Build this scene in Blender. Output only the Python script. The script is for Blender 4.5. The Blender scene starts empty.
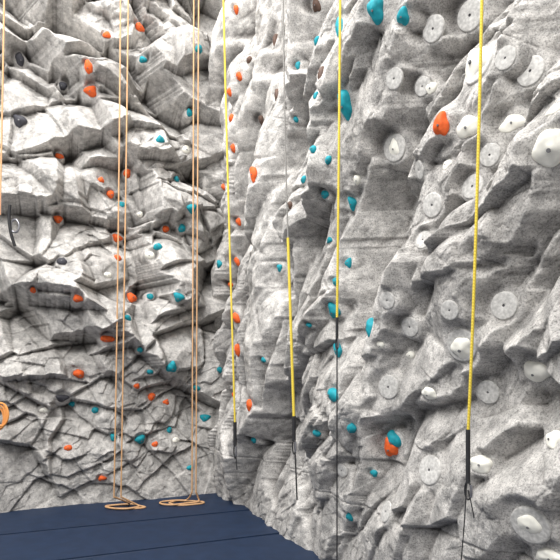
import bpy, bmesh, math, random
import numpy as np
from mathutils import Vector, Matrix
random.seed(7)
scene=bpy.context.scene
try:
    scene.view_settings.view_transform='Standard'
    scene.view_settings.look='None'
except Exception: pass

F=529.0; CX=280.0; HY=380.0; EYE=1.5
C=np.array([-0.77,7.02])
DR=np.array([0.3885,-0.9215]); DR/=np.linalg.norm(DR)   # right wall, corner -> viewer
DL=np.array([DR[1],-DR[0]])                               # back wall, corner -> left
NR=DL.copy()      # right wall normal into the room
NL=DR.copy()      # back wall normal into the room

# ---------------------------------------------------------------- noise
def h2(ix,iy,seed):
    a=(ix.astype(np.int64)*374761393+iy.astype(np.int64)*668265263+seed*2147483647+seed*974711)&0xffffffff
    a=((a^(a>>13))*1274126177)&0xffffffff
    a=((a^(a>>16))*2246822519)&0xffffffff
    a=a^(a>>15)
    return (a&0xffffff)/float(0xffffff)
def vn(x,y,seed):
    ix=np.floor(x);iy=np.floor(y);fx=x-ix;fy=y-iy
    fx=fx*fx*(3-2*fx);fy=fy*fy*(3-2*fy)
    a=h2(ix,iy,seed);b=h2(ix+1,iy,seed);c=h2(ix,iy+1,seed);d=h2(ix+1,iy+1,seed)
    return (a*(1-fx)+b*fx)*(1-fy)+(c*(1-fx)+d*fx)*fy
def fbm(x,y,seed,o=4,g=0.5):
    s=0;a=1;t=0
    for i in range(o):
        s=s+a*(vn(x,y,seed+i*17)*2-1);t+=a;a*=g
        x,y=(x*1.6+y*1.2+3.1),(-x*1.2+y*1.6-1.7)
    return s/t
def chunk(x,y,ang,sx,sy,seed,slope=.9,ybias=.35,step=1.0,jit=0.85,soft=0.0,cap=.2,crack=0.0):
    """chiselled blocks: each cell is a convex chunk = min of 3 tilted planes; returns height"""
    ca,sa=math.cos(ang),math.sin(ang)
    X=(x*ca+y*sa)/sx; Y=(-x*sa+y*ca)/sy
    ix=np.floor(X);iy=np.floor(Y)
    if soft>0: W=0;A=0
    best=np.full(X.shape,9.0);sec=np.full(X.shape,9.0);out=np.zeros(X.shape)
    for j in (-1,0,1):
        for i in (-1,0,1):
            cx=ix+i;cy=iy+j
            px=cx+.5+(h2(cx,cy,seed)-.5)*jit; py=cy+.5+(h2(cx,cy,seed+5)-.5)*jit
            dx=X-px;dy=Y-py
            d=dx*dx+dy*dy if soft==0 else np.sqrt(dx*dx+dy*dy)
            r=h2(cx,cy,seed+9);t0=h2(cx,cy,seed+13)*6.283
            hh=None
            for k in range(3):
                th=t0+k*2.094+(h2(cx,cy,seed+31+k)-.5)*1.2
                m=slope*(.25+.9*h2(cx,cy,seed+41+k))
                p=.22+m*(-np.cos(th)*dx-np.sin(th)*dy)
                hh=p if hh is None else np.minimum(hh,p)
            hh=np.minimum(hh,cap)
            hh=hh+(r-.5)*step-ybias*dy
            if soft>0:
                w=np.exp(-soft*d)+1e-30;W=W+w;A=A+w*hh
            else:
                sel=d<best;sec=np.where(sel,best,np.minimum(sec,d));best=np.where(sel,d,best);out=np.where(sel,hh,out)
    if soft>0: return A/W
    if crack>0:
        e=np.sqrt(sec)-np.sqrt(best)
        out=out-crack*np.clip(1-e/.07,0,1)
    return out
def sst(a,b,x):
    t=np.clip((x-a)/(b-a),0,1);return t*t*(3-2*t)
def blur(A,r):
    def b1(A,r,ax):
        pad=[(0,0),(0,0)];pad[ax]=(r+1,r)
        P=np.cumsum(np.pad(A,pad,mode='edge'),axis=ax)
        n=A.shape[ax]
        hi=np.take(P,np.arange(n)+2*r+1,axis=ax);lo=np.take(P,np.arange(n),axis=ax)
        return (hi-lo)/(2*r+1)
    return b1(b1(A,r,0),r,1)
def limit(H,S,Z,Ls,Lz):
    H=np.ascontiguousarray(H.T)
    ds=np.diff(S)
    for i in range(1,len(S)): H[i]=np.minimum(H[i],H[i-1]+Ls*ds[i-1])
    for i in range(len(S)-2,-1,-1): H[i]=np.minimum(H[i],H[i+1]+Ls*ds[i])
    H=np.ascontiguousarray(H.T);dz=np.diff(Z)
    for j in range(1,len(Z)): H[j]=np.minimum(H[j],H[j-1]+Lz*dz[j-1])
    for j in range(len(Z)-2,-1,-1): H[j]=np.minimum(H[j],H[j+1]+Lz*dz[j])
    return H

class Wall:
    def __init__(s,d,n,S,Z):
        s.d=d;s.n=n;s.S=S;s.Z=Z
        s.SS,s.ZZ=np.meshgrid(S,Z)
        s.H=np.zeros(s.SS.shape)
    def unproj(s,px,py,h=0.0):
        r=np.array([(px-CX)/F,1.0]);t=(h+C@s.n)/(r@s.n)
        p=r*t-C
        return float(p@s.d),EYE+t*(HY-py)/F,t
    def samp(s,a,z):
        i=int(np.clip(np.searchsorted(s.S,a),0,len(s.S)-1));j=int(np.clip(np.searchsorted(s.Z,z),0,len(s.Z)-1))
        return s.H[j,i]
    def hit(s,px,py):
        for h in np.arange(.7,-.7,-.004):
            a,z,t=s.unproj(px,py,h)
            if s.samp(a,z)>=h: return a,z,h,t
        a,z,t=s.unproj(px,py,0);return a,z,0,t
    def world(s,a,z,h):
        p=C+s.d*a+s.n*h
        return Vector((p[0],p[1],z))
    def flatten(s,a,z,r,lift=0.0,soft=1.6,lim=.45):
        i0,i1=np.searchsorted(s.S,[a-r*2,a+r*2]);j0,j1=np.searchsorted(s.Z,[z-r*2,z+r*2])
        i1=max(i1,i0+3);j1=max(j1,j0+3)
        A=s.SS[j0:j1,i0:i1]-a;B=s.ZZ[j0:j1,i0:i1]-z;Hh=s.H[j0:j1,i0:i1]
        if A.size<9: return np.array((0,0,s.samp(a,z)))
        M=np.stack([A.ravel(),B.ravel(),np.ones(A.size)],1)
        c,_,_,_=np.linalg.lstsq(M,Hh.ravel(),rcond=None)
        c[0]=np.clip(c[0],-lim,lim);c[1]=np.clip(c[1],-lim,lim)
        c[2]=.5*c[2]+.5*s.samp(a,z)
        D=np.sqrt(A*A+B*B)
        w=1-sst(r*0.95,r*soft,D)
        s.H[j0:j1,i0:i1]=Hh*(1-w)+(c[0]*A+c[1]*B+c[2]+lift)*w
        return c
    def frame(s,c):
        n3=Vector((s.n[0],s.n[1],0));d3=Vector((s.d[0],s.d[1],0));u=Vector((0,0,1))
        nn=(n3-d3*float(c[0])-u*float(c[1])).normalized()
        side=u.cross(nn).normalized();up=nn.cross(side).normalized()
        return side,up,nn
    def build(s,name,mat,cav):
        nz,ns=s.H.shape
        co=np.empty((nz,ns,3))
        P=C[None,None,:]+s.SS[...,None]*s.d+s.H[...,None]*s.n
        co[...,:2]=P;co[...,2]=s.ZZ
        idx=np.arange(nz*ns).reshape(nz,ns)
        a=idx[:-1,:-1].ravel();b=idx[:-1,1:].ravel();c=idx[1:,1:].ravel();d=idx[1:,:-1].ravel()
        cr=np.array([s.d[1],-s.d[0]])
        q=np.stack([a,b,c,d],1) if cr@s.n>0 else np.stack([d,c,b,a],1)
        me=bpy.data.meshes.new(name)
        nf=len(q)
        me.vertices.add(nz*ns);me.vertices.foreach_set('co',co.ravel().astype(np.float32))
        me.loops.add(nf*4);me.loops.foreach_set('vertex_index',q.ravel().astype(np.int32))
        me.polygons.add(nf);me.polygons.foreach_set('loop_start',(np.arange(nf)*4).astype(np.int32))
        try: me.polygons.foreach_set('loop_total',np.full(nf,4,dtype=np.int32))
        except Exception: pass
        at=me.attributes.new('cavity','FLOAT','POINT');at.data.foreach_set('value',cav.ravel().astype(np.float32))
        me.update(calc_edges=True)
        me.polygons.foreach_set('use_smooth',np.ones(nf,dtype=bool))
        me.materials.append(mat)
        o=bpy.data.objects.new(name,me);scene.collection.objects.link(o);return o

# ---------------------------------------------------------------- materials
def newmat(name):
    m=bpy.data.materials.new(name);m.use_nodes=True
    nt=m.node_tree;return m,nt,nt.nodes['Principled BSDF']
def rock_mat(name='sculpted_rock',gain=1.0,bs=1.0,lo=.52):
    m,nt,b=newmat(name);N=nt.nodes;L=nt.links
    tc=N.new('ShaderNodeTexCoord')
    def noise(sc,det,rough=0.6):
        n=N.new('ShaderNodeTexNoise');n.inputs['Scale'].default_value=sc;n.inputs['Detail'].default_value=det
        n.inputs['Roughness'].default_value=rough;L.new(tc.outputs['Object'],n.inputs['Vector']);return n
    n1=noise(1.3,5);n2=noise(9,9,0.75);n3=noise(110,4,0.7)
    r=N.new('ShaderNodeValToRGB');L.new(n1.outputs[0],r.inputs[0])
    g=gain
    r.color_ramp.elements[0].position=.35;r.color_ramp.elements[0].color=(.45*g,.436*g,.42*g,1)
    r.color_ramp.elements[1].position=.64;r.color_ramp.elements[1].color=(.63*g,.612*g,.588*g,1)
    def mul(prev,n,p0,c0,p1,c1):
        r2=N.new('ShaderNodeValToRGB');L.new(n,r2.inputs[0])
        r2.color_ramp.elements[0].position=p0;r2.color_ramp.elements[0].color=c0+(1,)
        r2.color_ramp.elements[1].position=p1;r2.color_ramp.elements[1].color=c1+(1,)
        mx=N.new('ShaderNodeMix');mx.data_type='RGBA';mx.blend_type='MULTIPLY';mx.inputs[0].default_value=1
        L.new(prev,mx.inputs[6]);L.new(r2.outputs[0],mx.inputs[7]);return mx.outputs[2],r2
    o,_=mul(r.outputs[0],n2.outputs[0],.36,(lo,lo,lo),.60,(1.14,1.13,1.12))
    o,_=mul(o,n3.outputs[0],.36,(lo,lo,lo),.53,(1.06,1.06,1.06))
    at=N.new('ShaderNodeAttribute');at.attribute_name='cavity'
    o,r4=mul(o,at.outputs['Fac'],0,(1.2,1.2,1.2),1,(.2,.19,.185))  # crevice shade and grime put into the colour, raised rock lightened
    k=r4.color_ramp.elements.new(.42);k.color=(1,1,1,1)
    L.new(o,b.inputs['Base Color'])
    b.inputs['Roughness'].default_value=.85
    b.inputs['Specular IOR Level'].default_value=.25
    bp=N.new('ShaderNodeBump');bp.inputs['Strength'].default_value=.75*bs;bp.inputs['Distance'].default_value=.04
    L.new(n2.outputs[0],bp.inputs['Height'])
    bp2=N.new('ShaderNodeBump');bp2.inputs['Strength'].default_value=.6*bs;bp2.inputs['Distance'].default_value=.006
    L.new(n3.outputs[0],bp2.inputs['Height']);L.new(bp.outputs[0],bp2.inputs['Normal'])
    L.new(bp2.outputs[0],b.inputs['Normal'])
    return m
def simple(name,col,rough=.65,var=.15,scale=30,bump=.2,dist=.003):
    m,nt,b=newmat(name);N=nt.nodes;L=nt.links
    tc=N.new('ShaderNodeTexCoord');n=N.new('ShaderNodeTexNoise');n.inputs['Scale'].default_value=scale;n.inputs['Detail'].default_value=4
    L.new(tc.outputs['Object'],n.inputs['Vector'])
    r=N.new('ShaderNodeValToRGB');L.new(n.outputs[0],r.inputs[0])
    r.color_ramp.elements[0].position=.35;r.color_ramp.elements[0].color=tuple(c*(1-var) for c in col)+(1,)
    r.color_ramp.elements[1].position=.65;r.color_ramp.elements[1].color=tuple(min(1,c*(1+var)) for c in col)+(1,)
    L.new(r.outputs[0],b.inputs['Base Color']);b.inputs['Roughness'].default_value=rough
    b.inputs['Specular IOR Level'].default_value=.3
    bp=N.new('ShaderNodeBump');bp.inputs['Strength'].default_value=bump;bp.inputs['Distance'].default_value=dist
    L.new(n.outputs[0],bp.inputs['Height']);L.new(bp.outputs[0],b.inputs['Normal'])
    return m
def rope_mat(name,c1,c2,scale=45):
    m,nt,b=newmat(name);N=nt.nodes;L=nt.links
    tc=N.new('ShaderNodeTexCoord');w=N.new('ShaderNodeTexWave');w.bands_direction='DIAGONAL';w.inputs['Scale'].default_value=scale
    L.new(tc.outputs['Object'],w.inputs['Vector'])
    r=N.new('ShaderNodeValToRGB');L.new(w.outputs[0],r.inputs[0])
    r.color_ramp.elements[0].color=c1+(1,);r.color_ramp.elements[1].color=c2+(1,)
    L.new(r.outputs[0],b.inputs['Base Color']);b.inputs['Roughness'].default_value=.8
    bp=N.new('ShaderNodeBump');bp.inputs['Strength'].default_value=.4;bp.inputs['Distance'].default_value=.002
    L.new(w.outputs[0],bp.inputs['Height']);L.new(bp.outputs[0],b.inputs['Normal'])
    return m
ROCK=rock_mat();PLATE=simple('plate_grey',(.50,.49,.47),.85,.2,60,.5,.004)
M={'o':simple('hold_orange',(.74,.12,.025)),'b':simple('hold_teal',(.01,.27,.33)),'k':simple('hold_charcoal',(.05,.05,.06)),
   'w':simple('hold_offwhite',(.84,.82,.74),.8,.06),'n':simple('hold_brown',(.10,.06,.045)),
   'bolt':simple('steel_bolt',(.14,.14,.145),.4,.1)}

# ---------------------------------------------------------------- wall relief
SL=np.linspace(-0.45,3.7,580); ZL=np.linspace(-0.02,8.4,1160)
WL=Wall(DL,NL,SL,ZL)
x=-WL.SS; y=WL.ZZ
wx=x+.08*fbm(x*1.3,y*1.3,3,2)+.004*fbm(x*7,y*7,8,1); wy=y+.08*fbm(x*1.3+9,y*1.3,4,2)+.004*fbm(x*7+5,y*7,6,1)
up=sst(1.2,2.6,y)
msk=sst(-.15,.35,fbm(x*1.1+4,y*1.1,61,2)); msk2=sst(-.1,.35,fbm(x*1.6+8,y*1.6,64,2))
H =chunk(wx,wy,-.5,1.15,.85,118,slope=1.25,ybias=.65,step=.85)*.46*(.42+.58*up)
H+=chunk(wx,wy,.40,.75,.52,167,slope=1.25,ybias=.55,step=.8)*.26*(.42+.58*up)
H+=chunk(wx,wy,-.55,.38,.27,149,slope=1.1,ybias=.45,step=.8)*.11*(.1+.9*msk)
H+=chunk(wx,wy,.6,.20,.14,187,slope=1.1,ybias=.3,step=.8)*.045*(.05+.95*msk2)
H+=.08*fbm(x*.8,y*.8,55,2)
WL.H=H
def ledge(W,px,py,wpx,hpx,amp,slant=0.0,side=0.2):
    """overhanging rock nose: grows outwards going down, breaks off sharply underneath"""
    a,z,t=W.unproj(px,py,0.1)
    a2,_,_=W.unproj(px+wpx,py,0.1)
    hw=abs(a2-a);hh=hpx*t/F
    sg=-1 if W is WL else 1
    u=(W.SS-a)*sg/hw + .08*fbm(W.SS*4,W.ZZ*4,int(px),2)
    v=(W.ZZ-z)/hh - slant*u + .08*fbm(W.SS*4,W.ZZ*4,int(py)+3,2)
    m=np.clip((1-np.abs(u+.25*v))/side,0,1)
    prof=np.where(v<-1,0,np.clip((1-v)/1.3,0,1))*np.clip((v+1.08)/.08,0,1)
    W.H=W.H+amp*m*prof
for p in [(42,270,50,36,.42,-.1),(108,325,26,26,.28,.2),(35,170,48,40,.22,.0),(85,40,55,34,.26,-.55),(25,30,34,34,.2,-.5),
          (120,125,52,34,.26,.35),(170,190,34,34,.18,-.3),(172,280,30,36,.17,.3),
          (22,350,38,30,.16,.1),(160,345,38,30,.12,.2),(192,30,22,40,.16,.3)]:
    ledge(WL,*p)
WL.H-=WL.H.mean()*.7
WL.H*=.35+.65*sst(-.1,.8,WL.ZZ)
WL.H=limit(WL.H,SL,ZL,2.2,3.4)
h=blur(WL.H,1)
WL.H=.6*WL.H+.4*h
WL.H+=chunk(x+h*.5+.02*fbm(x*6,y*6,9,2),y+h*.9,-.1,.11,.08,229,slope=1.0,ybias=.1,step=.7)*.013*(.15+.85*msk)
WL.H+=.010*fbm((x+h*.9)*12,(y+h*1.1)*12,77,4)+.008*fbm((x+h)*4,(y+h)*4,71,2)
# right wall
t=np.linspace(0,1,1060); depth=7.6*(1.45/7.6)**t
SR=(7.02-depth)/0.9215; SR=np.concatenate([SR, np.linspace(SR[-1]+.02,8.0,60)])
ZR=np.concatenate([np.linspace(-0.02,4.2,840),np.linspace(4.21,8.4,330)])
WR=Wall(DR,NR,SR,ZR)
x=WR.SS; y=WR.ZZ
wx=x+.10*fbm(x*1.3,y*1.3,303,2)+.006*fbm(x*7,y*7,308,2); wy=y+.10*fbm(x*1.3+9,y*1.3,304,2)+.006*fbm(x*7+5,y*7,306,2)
near=sst(1.4,3.4,x)
m1=sst(-.3,.25,fbm(x*1.2+4,y*1.2,361,2))
H =chunk(wx,wy,.95,1.5,.75,402,slope=1.15,ybias=.5,step=.75,soft=60)*(.30+.10*near)
H+=chunk(wx,wy,1.25,.8,.42,447,slope=1.0,ybias=.25,step=.65,crack=.12)*.18*(1-.85*near)
H+=chunk(wx,wy,.8,.62,.30,451,slope=1.15,ybias=.45,step=.52,soft=75)*.14*near
H+=chunk(wx,wy,1.0,.36,.20,483,slope=1.1,ybias=.25,step=.7,crack=.12)*.064*(1-.45*near)*(.2+.8*m1)
H+=.08*fbm(x*.7,y*.7,355,2)
def bump(W,px,py,wpx,hpx,amp,slant=0,p=2):
    a,z,t=W.unproj(px,py,0.0);a2,_,_=W.unproj(px+wpx,py,0.0)
    hw=abs(a2-a);hh=hpx*t/F
    v=(W.ZZ-z)/hh;u=(W.SS-a)/hw-slant*v+.12*fbm(W.SS*3,W.ZZ*3,int(px),2)
    W.H=W.H+amp*np.exp(-(np.abs(u)**p+np.abs(v)**p))
WR.H=H-H.mean()
for p in [(392,225,26,60,-.16,.2),(300,255,14,80,.16,.0,3),(268,230,12,75,.14,.1,3),(360,150,30,60,.10,.5),(480,250,45,80,.10,.4),(520,40,60,50,.10,.5),
          (420,420,60,60,.05,0),(330,380,30,80,.08,0)]:
    bump(WR,*p)
for p in [(480,190,60,34,.10,.9),(300,210,26,26,.12,.4),(360,60,36,30,.09,.9),(410,150,40,24,.09,.9),(310,330,22,22,.09,.3),(500,110,50,24,.07,.8),(430,60,40,26,.07,.9),(520,330,40,40,.06,.5)]:
    ledge(WR,*p)
WR.H*=.35+.65*sst(-.1,.9,WR.ZZ)
WR.H=limit(WR.H,SR,ZR,1.6,3.4)
WR.H=blur(WR.H,2)*(1-near)+WR.H*near
h=blur(WR.H,1)
WR.H+=chunk(x+h*.9+.02*fbm(x*6,y*6,99,2),y+h*.9,.6,.16,.09,523,slope=1.0,ybias=.1,step=.7,crack=.15)*.021*(1-.35*near)*(.25+.75*m1)
WR.H+=.011*fbm((x+h*1.1)*12,(y+h*.9)*12,377,4)+.016*fbm((x+h)*3,(y+h)*3,366,3)
# fine cracks crossing the near rock
cr=np.abs(fbm(x*1.5+.7*y,y*1.1-.5*x,391,3));WR.H-=.016*np.clip(1-cr/.018,0,1)*(.3+.7*m1)
WR.H-=.012*np.exp(-((WR.ZZ-(.62+.02*np.sin(WR.SS*3)))/.008)**2)

# ---------------------------------------------------------------- holds
holds=[]
for d in """139 28 o 5 4;107 34 o 4 3;89 66 o 4 6;91 91 o 6 5;59 157 o 4 3;110 195 o 4 4;101 180 o 3 3;127 174 o 4 4;58 220 o 4 4;117 238 o 5 4;78 298 o 5 4;131 299 o 5 5;107 339 o 6 4;
79 374 o 5 5;118 258 o 4 3;165 230 o 3 4;151 397 o 4 4;68 448 o 4 3;102 478 o 4 3;166 402 o 3 3;155 444 o 3 3;137 386 o 3 3;33 290 o 3 3;122 205 b 4 3;
199 48 b 4 4;192 208 b 5 5;182 228 b 4 4;160 140 b 4 4;190 112 b 3 4;179 297 b 5 5;158 247 b 4 4;150 297 b 4 3;172 367 b 5 6;150 372 b 3 3;197 388 b 4 3;205 418 b 5 4;140 439 b 5 5;113 437 b 3 4;
169 430 b 3 3;190 468 b 3 3;128 318 b 4 3;140 350 b 3 3;176 180 b 3 3;143 60 b 4 3;72 404 b 3 3;95 410 b 4 3;
20 61 k 4 6;20 122 k 6 6;63 88 k 4 4;62 262 k 5 4;62 398 k 6 4;
150 255 w 5 4;108 275 w 4 3;186 150 w 4 4;44 410 w 4 3;176 440 w 4 3;140 215 w 3 3""".replace('\n','').split(';'):
    px,py,c,w,h=d.split();holds.append((WL,float(px),float(py),c,float(w),float(h)))
for d in """237 10 o 3 4;228 92 o 3 4;232 118 o 3 4;252 174 o 4 8;224 187 o 3 4;238 262 o 3 5;237 318 o 4 6;237 350 o 4 6;251 405 o 4 6;238 76 o 3 5;235 149 o 3 4;240 222 o 3 4;233 285 o 3 3;234 395 o 3 3;
438 124 o 8 11;394 447 o 7 10;393 440 b 8 9;
377 10 b 8 12;402 16 b 6 8;317 41 b 5 4;343 28 b 5 11;352 106 b 8 13;313 150 b 4 4;329 195 b 5 4;329 160 b 4 4;354 203 b 4 7;329 240 b 5 3;351 263 b 4 5;337 282 b 4 4;338 311 b 6 8;370 327 b 6 9;
339 350 b 5 7;335 395 b 8 8;352 428 b 5 6;318 433 b 5 4;375 473 b 4 4;350 517 b 4 5;300 66 b 3 4;298 120 b 3 3;281 268 b 3 4;310 325 b 3 3;220 264 b 3 4;219 370 b 3 4;256 440 b 3 4;265 360 b 3 3;305 180 b 3 4;316 96 b 3 4;
276 40 n 3 6;321 73 n 4 7;277 95 n 3 6;318 5 n 4 7;262 120 n 3 5;250 60 n 3 4;290 205 n 3 4;
478 65 w 15 16;472 128 w 12 10;516 124 w 12 8;546 146 w 16 18;540 371 w 15 11;428 393 w 9 7;481 464 w 11 9;554 440 w 10 10;530 524 w 13 11;552 556 w 15 8;555 110 w 10 5;463 348 w 11 12;
395 148 w 6 9;430 88 w 6 6;412 355 w 5 4;380 345 w 4 4;447 165 w 6 5;358 180 w 4 5""".replace('\n','').split(';'):
    px,py,c,w,h=d.split();holds.append((WR,float(px),float(py),c,float(w),float(h)))
discs=[(434,29,12),(475,17,14),(533,72,14),(392,78,10),(425,87,9),(490,155,11),(432,205,12),(505,58,11),(510,306,14),(475,187,12),(447,310,10),(413,327,10),(392,387,12),(432,470,15),
       (385,512,11),(492,392,12),(424,240,9),(463,345,17),(530,525,20),(395,148,13),(478,66,18),(384,300,9),(400,440,9),(345,470,7),(420,170,9)]
placed=[];dplaced=[]
for px,py,r in discs:
    a,z,h,t=WR.hit(px,py)
    R=r*t/F
    c=WR.flatten(a,z,R*1.15,lim=.3,soft=1.5)
    dplaced.append((WR,a,z,c,R))
for W,px,py,c,w,h in holds:
    a,z,hh,t=W.hit(px,py)
    w2=w*t/F*1.05; h2_=h*t/F
    ondisc=[q for q in dplaced if q[0] is W and math.hypot(q[1]-a,q[2]-z)<q[4]*.8]
    if ondisc:
        q=ondisc[0];cc=np.array(q[3]).copy();cc[2]=cc[0]*(a-q[1])+cc[1]*(z-q[2])+cc[2]
    else: cc=W.flatten(a,z,max(w2,h2_)*1.0)
    placed.append((W,a,z,cc,c,w2,h2_,max(w,h)))

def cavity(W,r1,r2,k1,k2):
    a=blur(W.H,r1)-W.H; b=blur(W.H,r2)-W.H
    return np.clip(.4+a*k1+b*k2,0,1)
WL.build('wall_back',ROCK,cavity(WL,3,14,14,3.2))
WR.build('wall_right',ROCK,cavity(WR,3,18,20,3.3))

def hold_mesh(bm,mat_idx,bolt_idx,loc,side,up,out,w,h,seed,sub,white=False):
    rnd=random.Random(seed)
    ret=bmesh.ops.create_icosphere(bm,subdivisions=sub,radius=1.0)
    vs=ret['verts']
    ph=rnd.random()*6.28; kk=rnd.choice([2,3,3]); asym=rnd.uniform(-.35,.35); lip=rnd.uniform(.2,.6); ro=rnd.uniform(-.6,.6)
    dep=min(w,h)*rnd.uniform(.8,1.05)*(0.65 if white else 1.0)
    cr,sr=math.cos(ro),math.sin(ro)
    for v in vs:
        X,Y,Zz=v.co
        th=math.atan2(Y,X)
        rad=1+(.06 if white else .14)*math.sin(kk*th+ph)+.05*math.sin(5*th+ph*2)
        X*=rad;Y*=rad
        X*=1+asym*Y
        zz=max(Zz,-.25)
        zz*=1+lip*Y
        if Y>.1 and Zz>0: zz-=.35*lip*math.exp(-((X)**2*3+(Y-.45)**2*9))
        zz+=.05*math.sin(6*X+ph)*math.cos(5*Y)
        X,Y=X*cr-Y*sr,X*sr+Y*cr
        v.co=loc+side*(X*w)+up*(Y*h)+out*(zz*dep)
    for f in set(f for v in vs for f in v.link_faces): f.material_index=mat_idx;f.smooth=True
    br=min(w,h)*.15
    ret=bmesh.ops.create_cone(bm,cap_ends=True,segments=12,radius1=br,radius2=br*.8,depth=br*.8)
    o=loc+out*(dep*.98)-up*h*.12
    for v in ret['verts']:
        v.co=o+side*v.co.x+up*v.co.y+out*v.co.z
    for f in set(f for v in ret['verts'] for f in v.link_faces): f.material_index=bolt_idx
def mkobj(name,bm,mats):
    me=bpy.data.meshes.new(name);bm.to_mesh(me);bm.free()
    for m in mats: me.materials.append(m)
    o=bpy.data.objects.new(name,me);scene.collection.objects.link(o);return o
keys=['o','b','k','w','n','bolt']
small=bmesh.new()
for i,(W,a,z,cc,c,w,h,pxs) in enumerate(placed):
    loc=W.world(a,z,float(cc[2]))
    s,u,n=W.frame(cc)
    if pxs>=9:
        bm=bmesh.new()
        hold_mesh(bm,0,1,Vector((0,0,0)),s,u,n,w,h,i*7+3,4,c=='w')
        o=mkobj('climbing_hold',bm,[M[c],M['bolt']]);o.location=loc
    else:
        hold_mesh(small,keys.index(c),5,loc,s,u,n,w,h,i*7+3,3 if pxs>5 else 2,c=='w')
mkobj('climbing_holds_small',small,[M[k] for k in keys])
bm=bmesh.new()
for (W,a,z,c,R) in dplaced:
    loc=W.world(a,z,float(c[2]));s,u,n=W.frame(c)
    prof=[(1.03,-.10),(1.0,.06),(.96,.11),(.90,.12),(.5,.13),(.12,.13),(.10,.12),(.09,.02),(.0,.02)]
    seg=40;rings=[]
    for (rr,hh) in prof:
        ring=[]
        if rr==0: ring=[bm.verts.new(loc+n*(hh*R))]
        else:
            for k in range(seg):
                th=2*math.pi*k/seg
                ring.append(bm.verts.new(loc+s*(math.cos(th)*rr*R)+u*(math.sin(th)*rr*R)+n*(hh*R)))
        rings.append(ring)
    for i in range(len(rings)-1):
        A,B=rings[i],rings[i+1]
        for k in range(seg):
            k2=(k+1)%seg
            f=bm.faces.new((A[k],A[k2],B[k2],B[k])) if len(B)>1 else bm.faces.new((A[k],A[k2],B[0]))
            f.smooth=True
            f.material_index=1 if prof[i+1][0]<.095 else 0
mkobj('round_wall_plates',bm,[PLATE,M['bolt']])

# ---------------------------------------------------------------- floor
MAT=simple('navy_vinyl',(.012,.025,.058),.6,.12,8,.15,.004)
GAP=simple('mat_seam',(.006,.008,.014),.8)
def box(bm,pts,z0,z1,bev):
    vb=[bm.verts.new((p[0],p[1],z0)) for p in pts];vt=[bm.verts.new((p[0],p[1],z1)) for p in pts]
    bm.faces.new(vb[::-1]);bm.faces.new(vt)
    for i in range(4):
        j=(i+1)%4;bm.faces.new((vb[i],vb[j],vt[j],vt[i]))
    bmesh.ops.recalc_face_normals(bm,faces=bm.faces)
    ed=[e for e in bm.edges if e.verts[0] in vt and e.verts[1] in vt]
    bmesh.ops.bevel(bm,geom=ed,offset=bev,segments=3,affect='EDGES')
for i in range(9):
    d0=-.4 if i==0 else 1.0*i; d1=1.0*(i+1)
    p=[C+NL*(d0+.008)+DL*(-.5),C+NL*(d0+.008)+DL*5.5,C+NL*(d1-.008)+DL*5.5,C+NL*(d1-.008)+DL*(-.5)]
    bm=bmesh.new();box(bm,p,-.12,0,.02)
    mkobj('crash_mat',bm,[MAT])
bm=bmesh.new();p=[C+NL*-.6+DL*-.8,C+NL*-.6+DL*6,C+NL*10+DL*6,C+NL*10+DL*-.8]
box(bm,p,-.2,-.12,.01);mkobj('floor',bm,[GAP])

# ---------------------------------------------------------------- ropes
def curve(name,pts,r,mat,parent=None,cyc=False,bez=True,res=4):
    cu=bpy.data.curves.new(name,'CURVE');cu.dimensions='3D';cu.bevel_depth=r;cu.bevel_resolution=res;cu.use_fill_caps=True
    sp=cu.splines.new('NURBS' if bez else 'POLY');sp.points.add(len(pts)-1)
    for i,p in enumerate(pts): sp.points[i].co=(p[0],p[1],p[2],1)
    if bez: sp.order_u=4;sp.use_endpoint_u=True
    sp.use_cyclic_u=cyc;cu.resolution_u=6
    cu.materials.append(mat)
    o=bpy.data.objects.new(name,cu);scene.collection.objects.link(o)
    if parent: o.parent=parent
    return o
def empty(name,loc=(0,0,0)):
    o=bpy.data.objects.new(name,None);scene.collection.objects.link(o);return o
TAN=rope_mat('tan_rope',(.46,.24,.10),(.68,.43,.24));ORG=rope_mat('orange_rope',(.70,.24,.05),(.8,.38,.12))
YEL=rope_mat('yellow_webbing',(.56,.41,.03),(.72,.56,.07));BLK=simple('black_strap',(.02,.02,.022),.6);GRY=rope_mat('grey_cord',(.16,.155,.15),(.3,.29,.27))
STL=simple('aluminium',(.25,.25,.27),.3);STL.node_tree.nodes['Principled BSDF'].inputs['Metallic'].default_value=.8
def P(W,px,py,off): 
    a,z,t=W.unproj(px,py,off);return W.world(a,z,off)
def line(W,pts,off):
    q=[P(W,px,py,off) for px,py in pts]
    d=q[0]-q[1];d/=max(d.z,1e-3);k=8.3-q[0].z
    if pts[0][1]<=0 and k>0: q=[q[0]+Vector((d.x*.3*k,d.y*.3*k,k))]+q
    return q
def floor_pt(px,py,z=.012):
    t=(EYE-z)*F/(py-HY);return Vector(((px-CX)/F*t,t,z))
def torus_loop(name,c,rx,rz,side,up,r,mat,parent):
    pts=[c+side*(math.cos(k*math.pi/8)*rx)+up*(math.sin(k*math.pi/8)*rz) for k in range(16)]
    return curve(name,pts,r,mat,parent,cyc=True)
def top_rope(ptsA,ptsB,coil,mat):
    e=empty('climbing_rope')
    for i,pp in enumerate((ptsA,ptsB)):
        q=line(WL,pp,.48)
        curve('strand_%d'%(i+1),q,.0085,mat,e)
    cx,cy,n=coil
    pts=[P(WL,ptsA[-1][0],ptsA[-1][1],.48)]
    rnd=random.Random(cx)
    c=floor_pt(cx,cy)
    for k in range(n*10):
        th=k*.628+1.2;r=.10+.10*rnd.random()+.03*math.sin(k)
        pts.append(Vector((c.x+math.cos(th)*r*1.4,c.y+math.sin(th)*r*.8,.011+.012*(k//10))))
    pts.append(P(WL,ptsB[-1][0],ptsB[-1][1],.48))
    curve('floor_coil',pts,.0105,mat,e)
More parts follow.
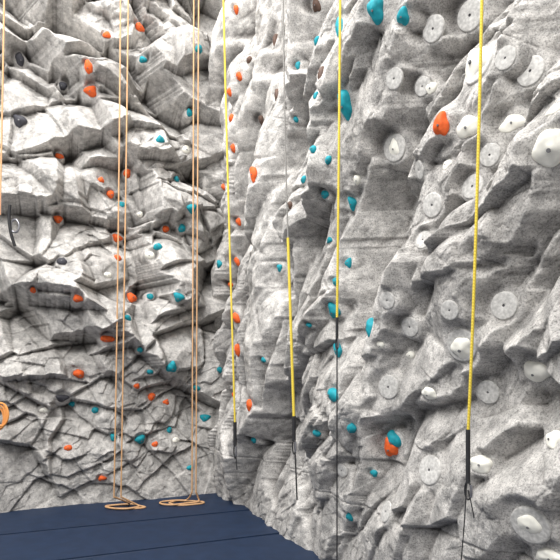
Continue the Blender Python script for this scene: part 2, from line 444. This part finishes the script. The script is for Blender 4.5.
top_rope([(121,0),(119,250),(114,497)],[(129,0),(125,250),(121,497)],(126,507,2),TAN)
top_rope([(194,0),(193,250),(192,492)],[(199,0),(197,250),(196,492)],(183,503,2),TAN)
e=empty('belay_rope')
curve('strand_1',line(WL,[(5,0),(2,120),(0,215)],.55),.009,TAN,e)
curve('tail_1',[P(WL,10,205,.55),P(WL,7,220,.55),P(WL,11,236,.55),P(WL,15,246,.55)],.016,BLK,e)
torus_loop('carabiner',P(WL,15,226,.55),.045,.07,Vector((1,0,0)),Vector((0,0,1)),.011,STL,e)
e=empty('coiled_rope')
c=P(WL,1,418,.42)
for k in range(6):
    torus_loop('loop_%d'%(k+1),c+Vector((.012*k-.03,-.01*k,.008*k)),.075+.01*(k%3),.11+.012*((k*2)%3),Vector((.95,-.3,0)),Vector((0,0,1)),.0095,ORG,e)
def strap(pts_grey,pts_yel,pts_dark,off,ry,rg,bulk,sl=.16):
    e=empty('auto_belay_strap')
    if pts_grey: curve('upper_cord',line(WR,pts_grey,off),rg,GRY,e)
    q=line(WR,pts_yel,off);curve('webbing',q,ry,YEL,e)
    if pts_dark:
        q=[P(WR,px,py,off) for px,py in pts_dark];curve('anchor_cord',q,rg,BLK,e)
    px,py=pts_yel[-1];c=P(WR,px,py,off)
    m=bulk
    curve('sleeve',[c+Vector((0,0,.03)),c,c-Vector((0,0,sl*.6*m)),c-Vector((0,0,sl*m))],.014*m,BLK,e)
    sd=Vector((WR.d[0],WR.d[1],0))
    zc=sl+.045
    torus_loop('carabiner',c-Vector((0,0,zc*m)),.028*m,.055*m,sd,Vector((0,0,1)),.0055*m,BLK,e)
    curve('gate',[c-Vector((0,0,(zc-.04)*m))+sd*.026*m,c-Vector((0,0,zc*m))+sd*.03*m,c-Vector((0,0,(zc+.035)*m))+sd*.026*m],.008*m,STL,e)
    return e
strap([],[(222,0),(229,220),(235,425)],[(235,430),(236,460),(237,470)],.35,.0105,.006,1.3)
strap([(282,0),(284,120),(288,238)],[(288,238),(291,330),(294,420)],[(294,430),(296,470),(297,500)],.35,.011,.006,1.0)
strap([],[(341,0),(339,160),(337,322)],[(337,322),(337,440),(337,560)],.32,.0080,.0045,.7)
e=strap([],[(486,0),(477,240),(468,436)],[(468,436),(467,500),(461,562)],.28,.0070,.0028,.75,.29)
curve('anchor_cord_2',[P(WR,x_,y_,.28) for x_,y_ in [(468,490),(472,505),(474,518)]],.0028,BLK,e)

# ---------------------------------------------------------------- light
w=bpy.data.worlds.new('hall');scene.world=w;w.use_nodes=True
bg=w.node_tree.nodes['Background'];bg.inputs[0].default_value=(1,.99,.975,1);bg.inputs[1].default_value=.72
def area(name,loc,tgt,sx,sy,e,col=(1,1,1)):
    l=bpy.data.lights.new(name,'AREA');l.shape='RECTANGLE';l.size=sx;l.size_y=sy;l.energy=e;l.color=col
    o=bpy.data.objects.new(name,l);scene.collection.objects.link(o);o.location=loc
    o.rotation_euler=(Vector(tgt)-Vector(loc)).to_track_quat('-Z','Y').to_euler();return o
area('front_fill_light',(-1.8,3.0,9.4),(-.6,5.0,2),2.5,2.5,600,(1,.985,.965))
area('front_fill_light',(-2.8,-1.0,7.5),(0,4,2),3,3,800,(1,.985,.965))  # added frontal fill from behind the viewer, not a ceiling fitting

cam=bpy.data.cameras.new('camera');co=bpy.data.objects.new('camera',cam);scene.collection.objects.link(co)
co.location=(0,0,EYE);co.rotation_euler=(math.pi/2,0,0)
cam.sensor_width=36;cam.sensor_fit='HORIZONTAL';cam.lens=36*F/560;cam.shift_y=100/560;cam.clip_start=.05
scene.camera=co
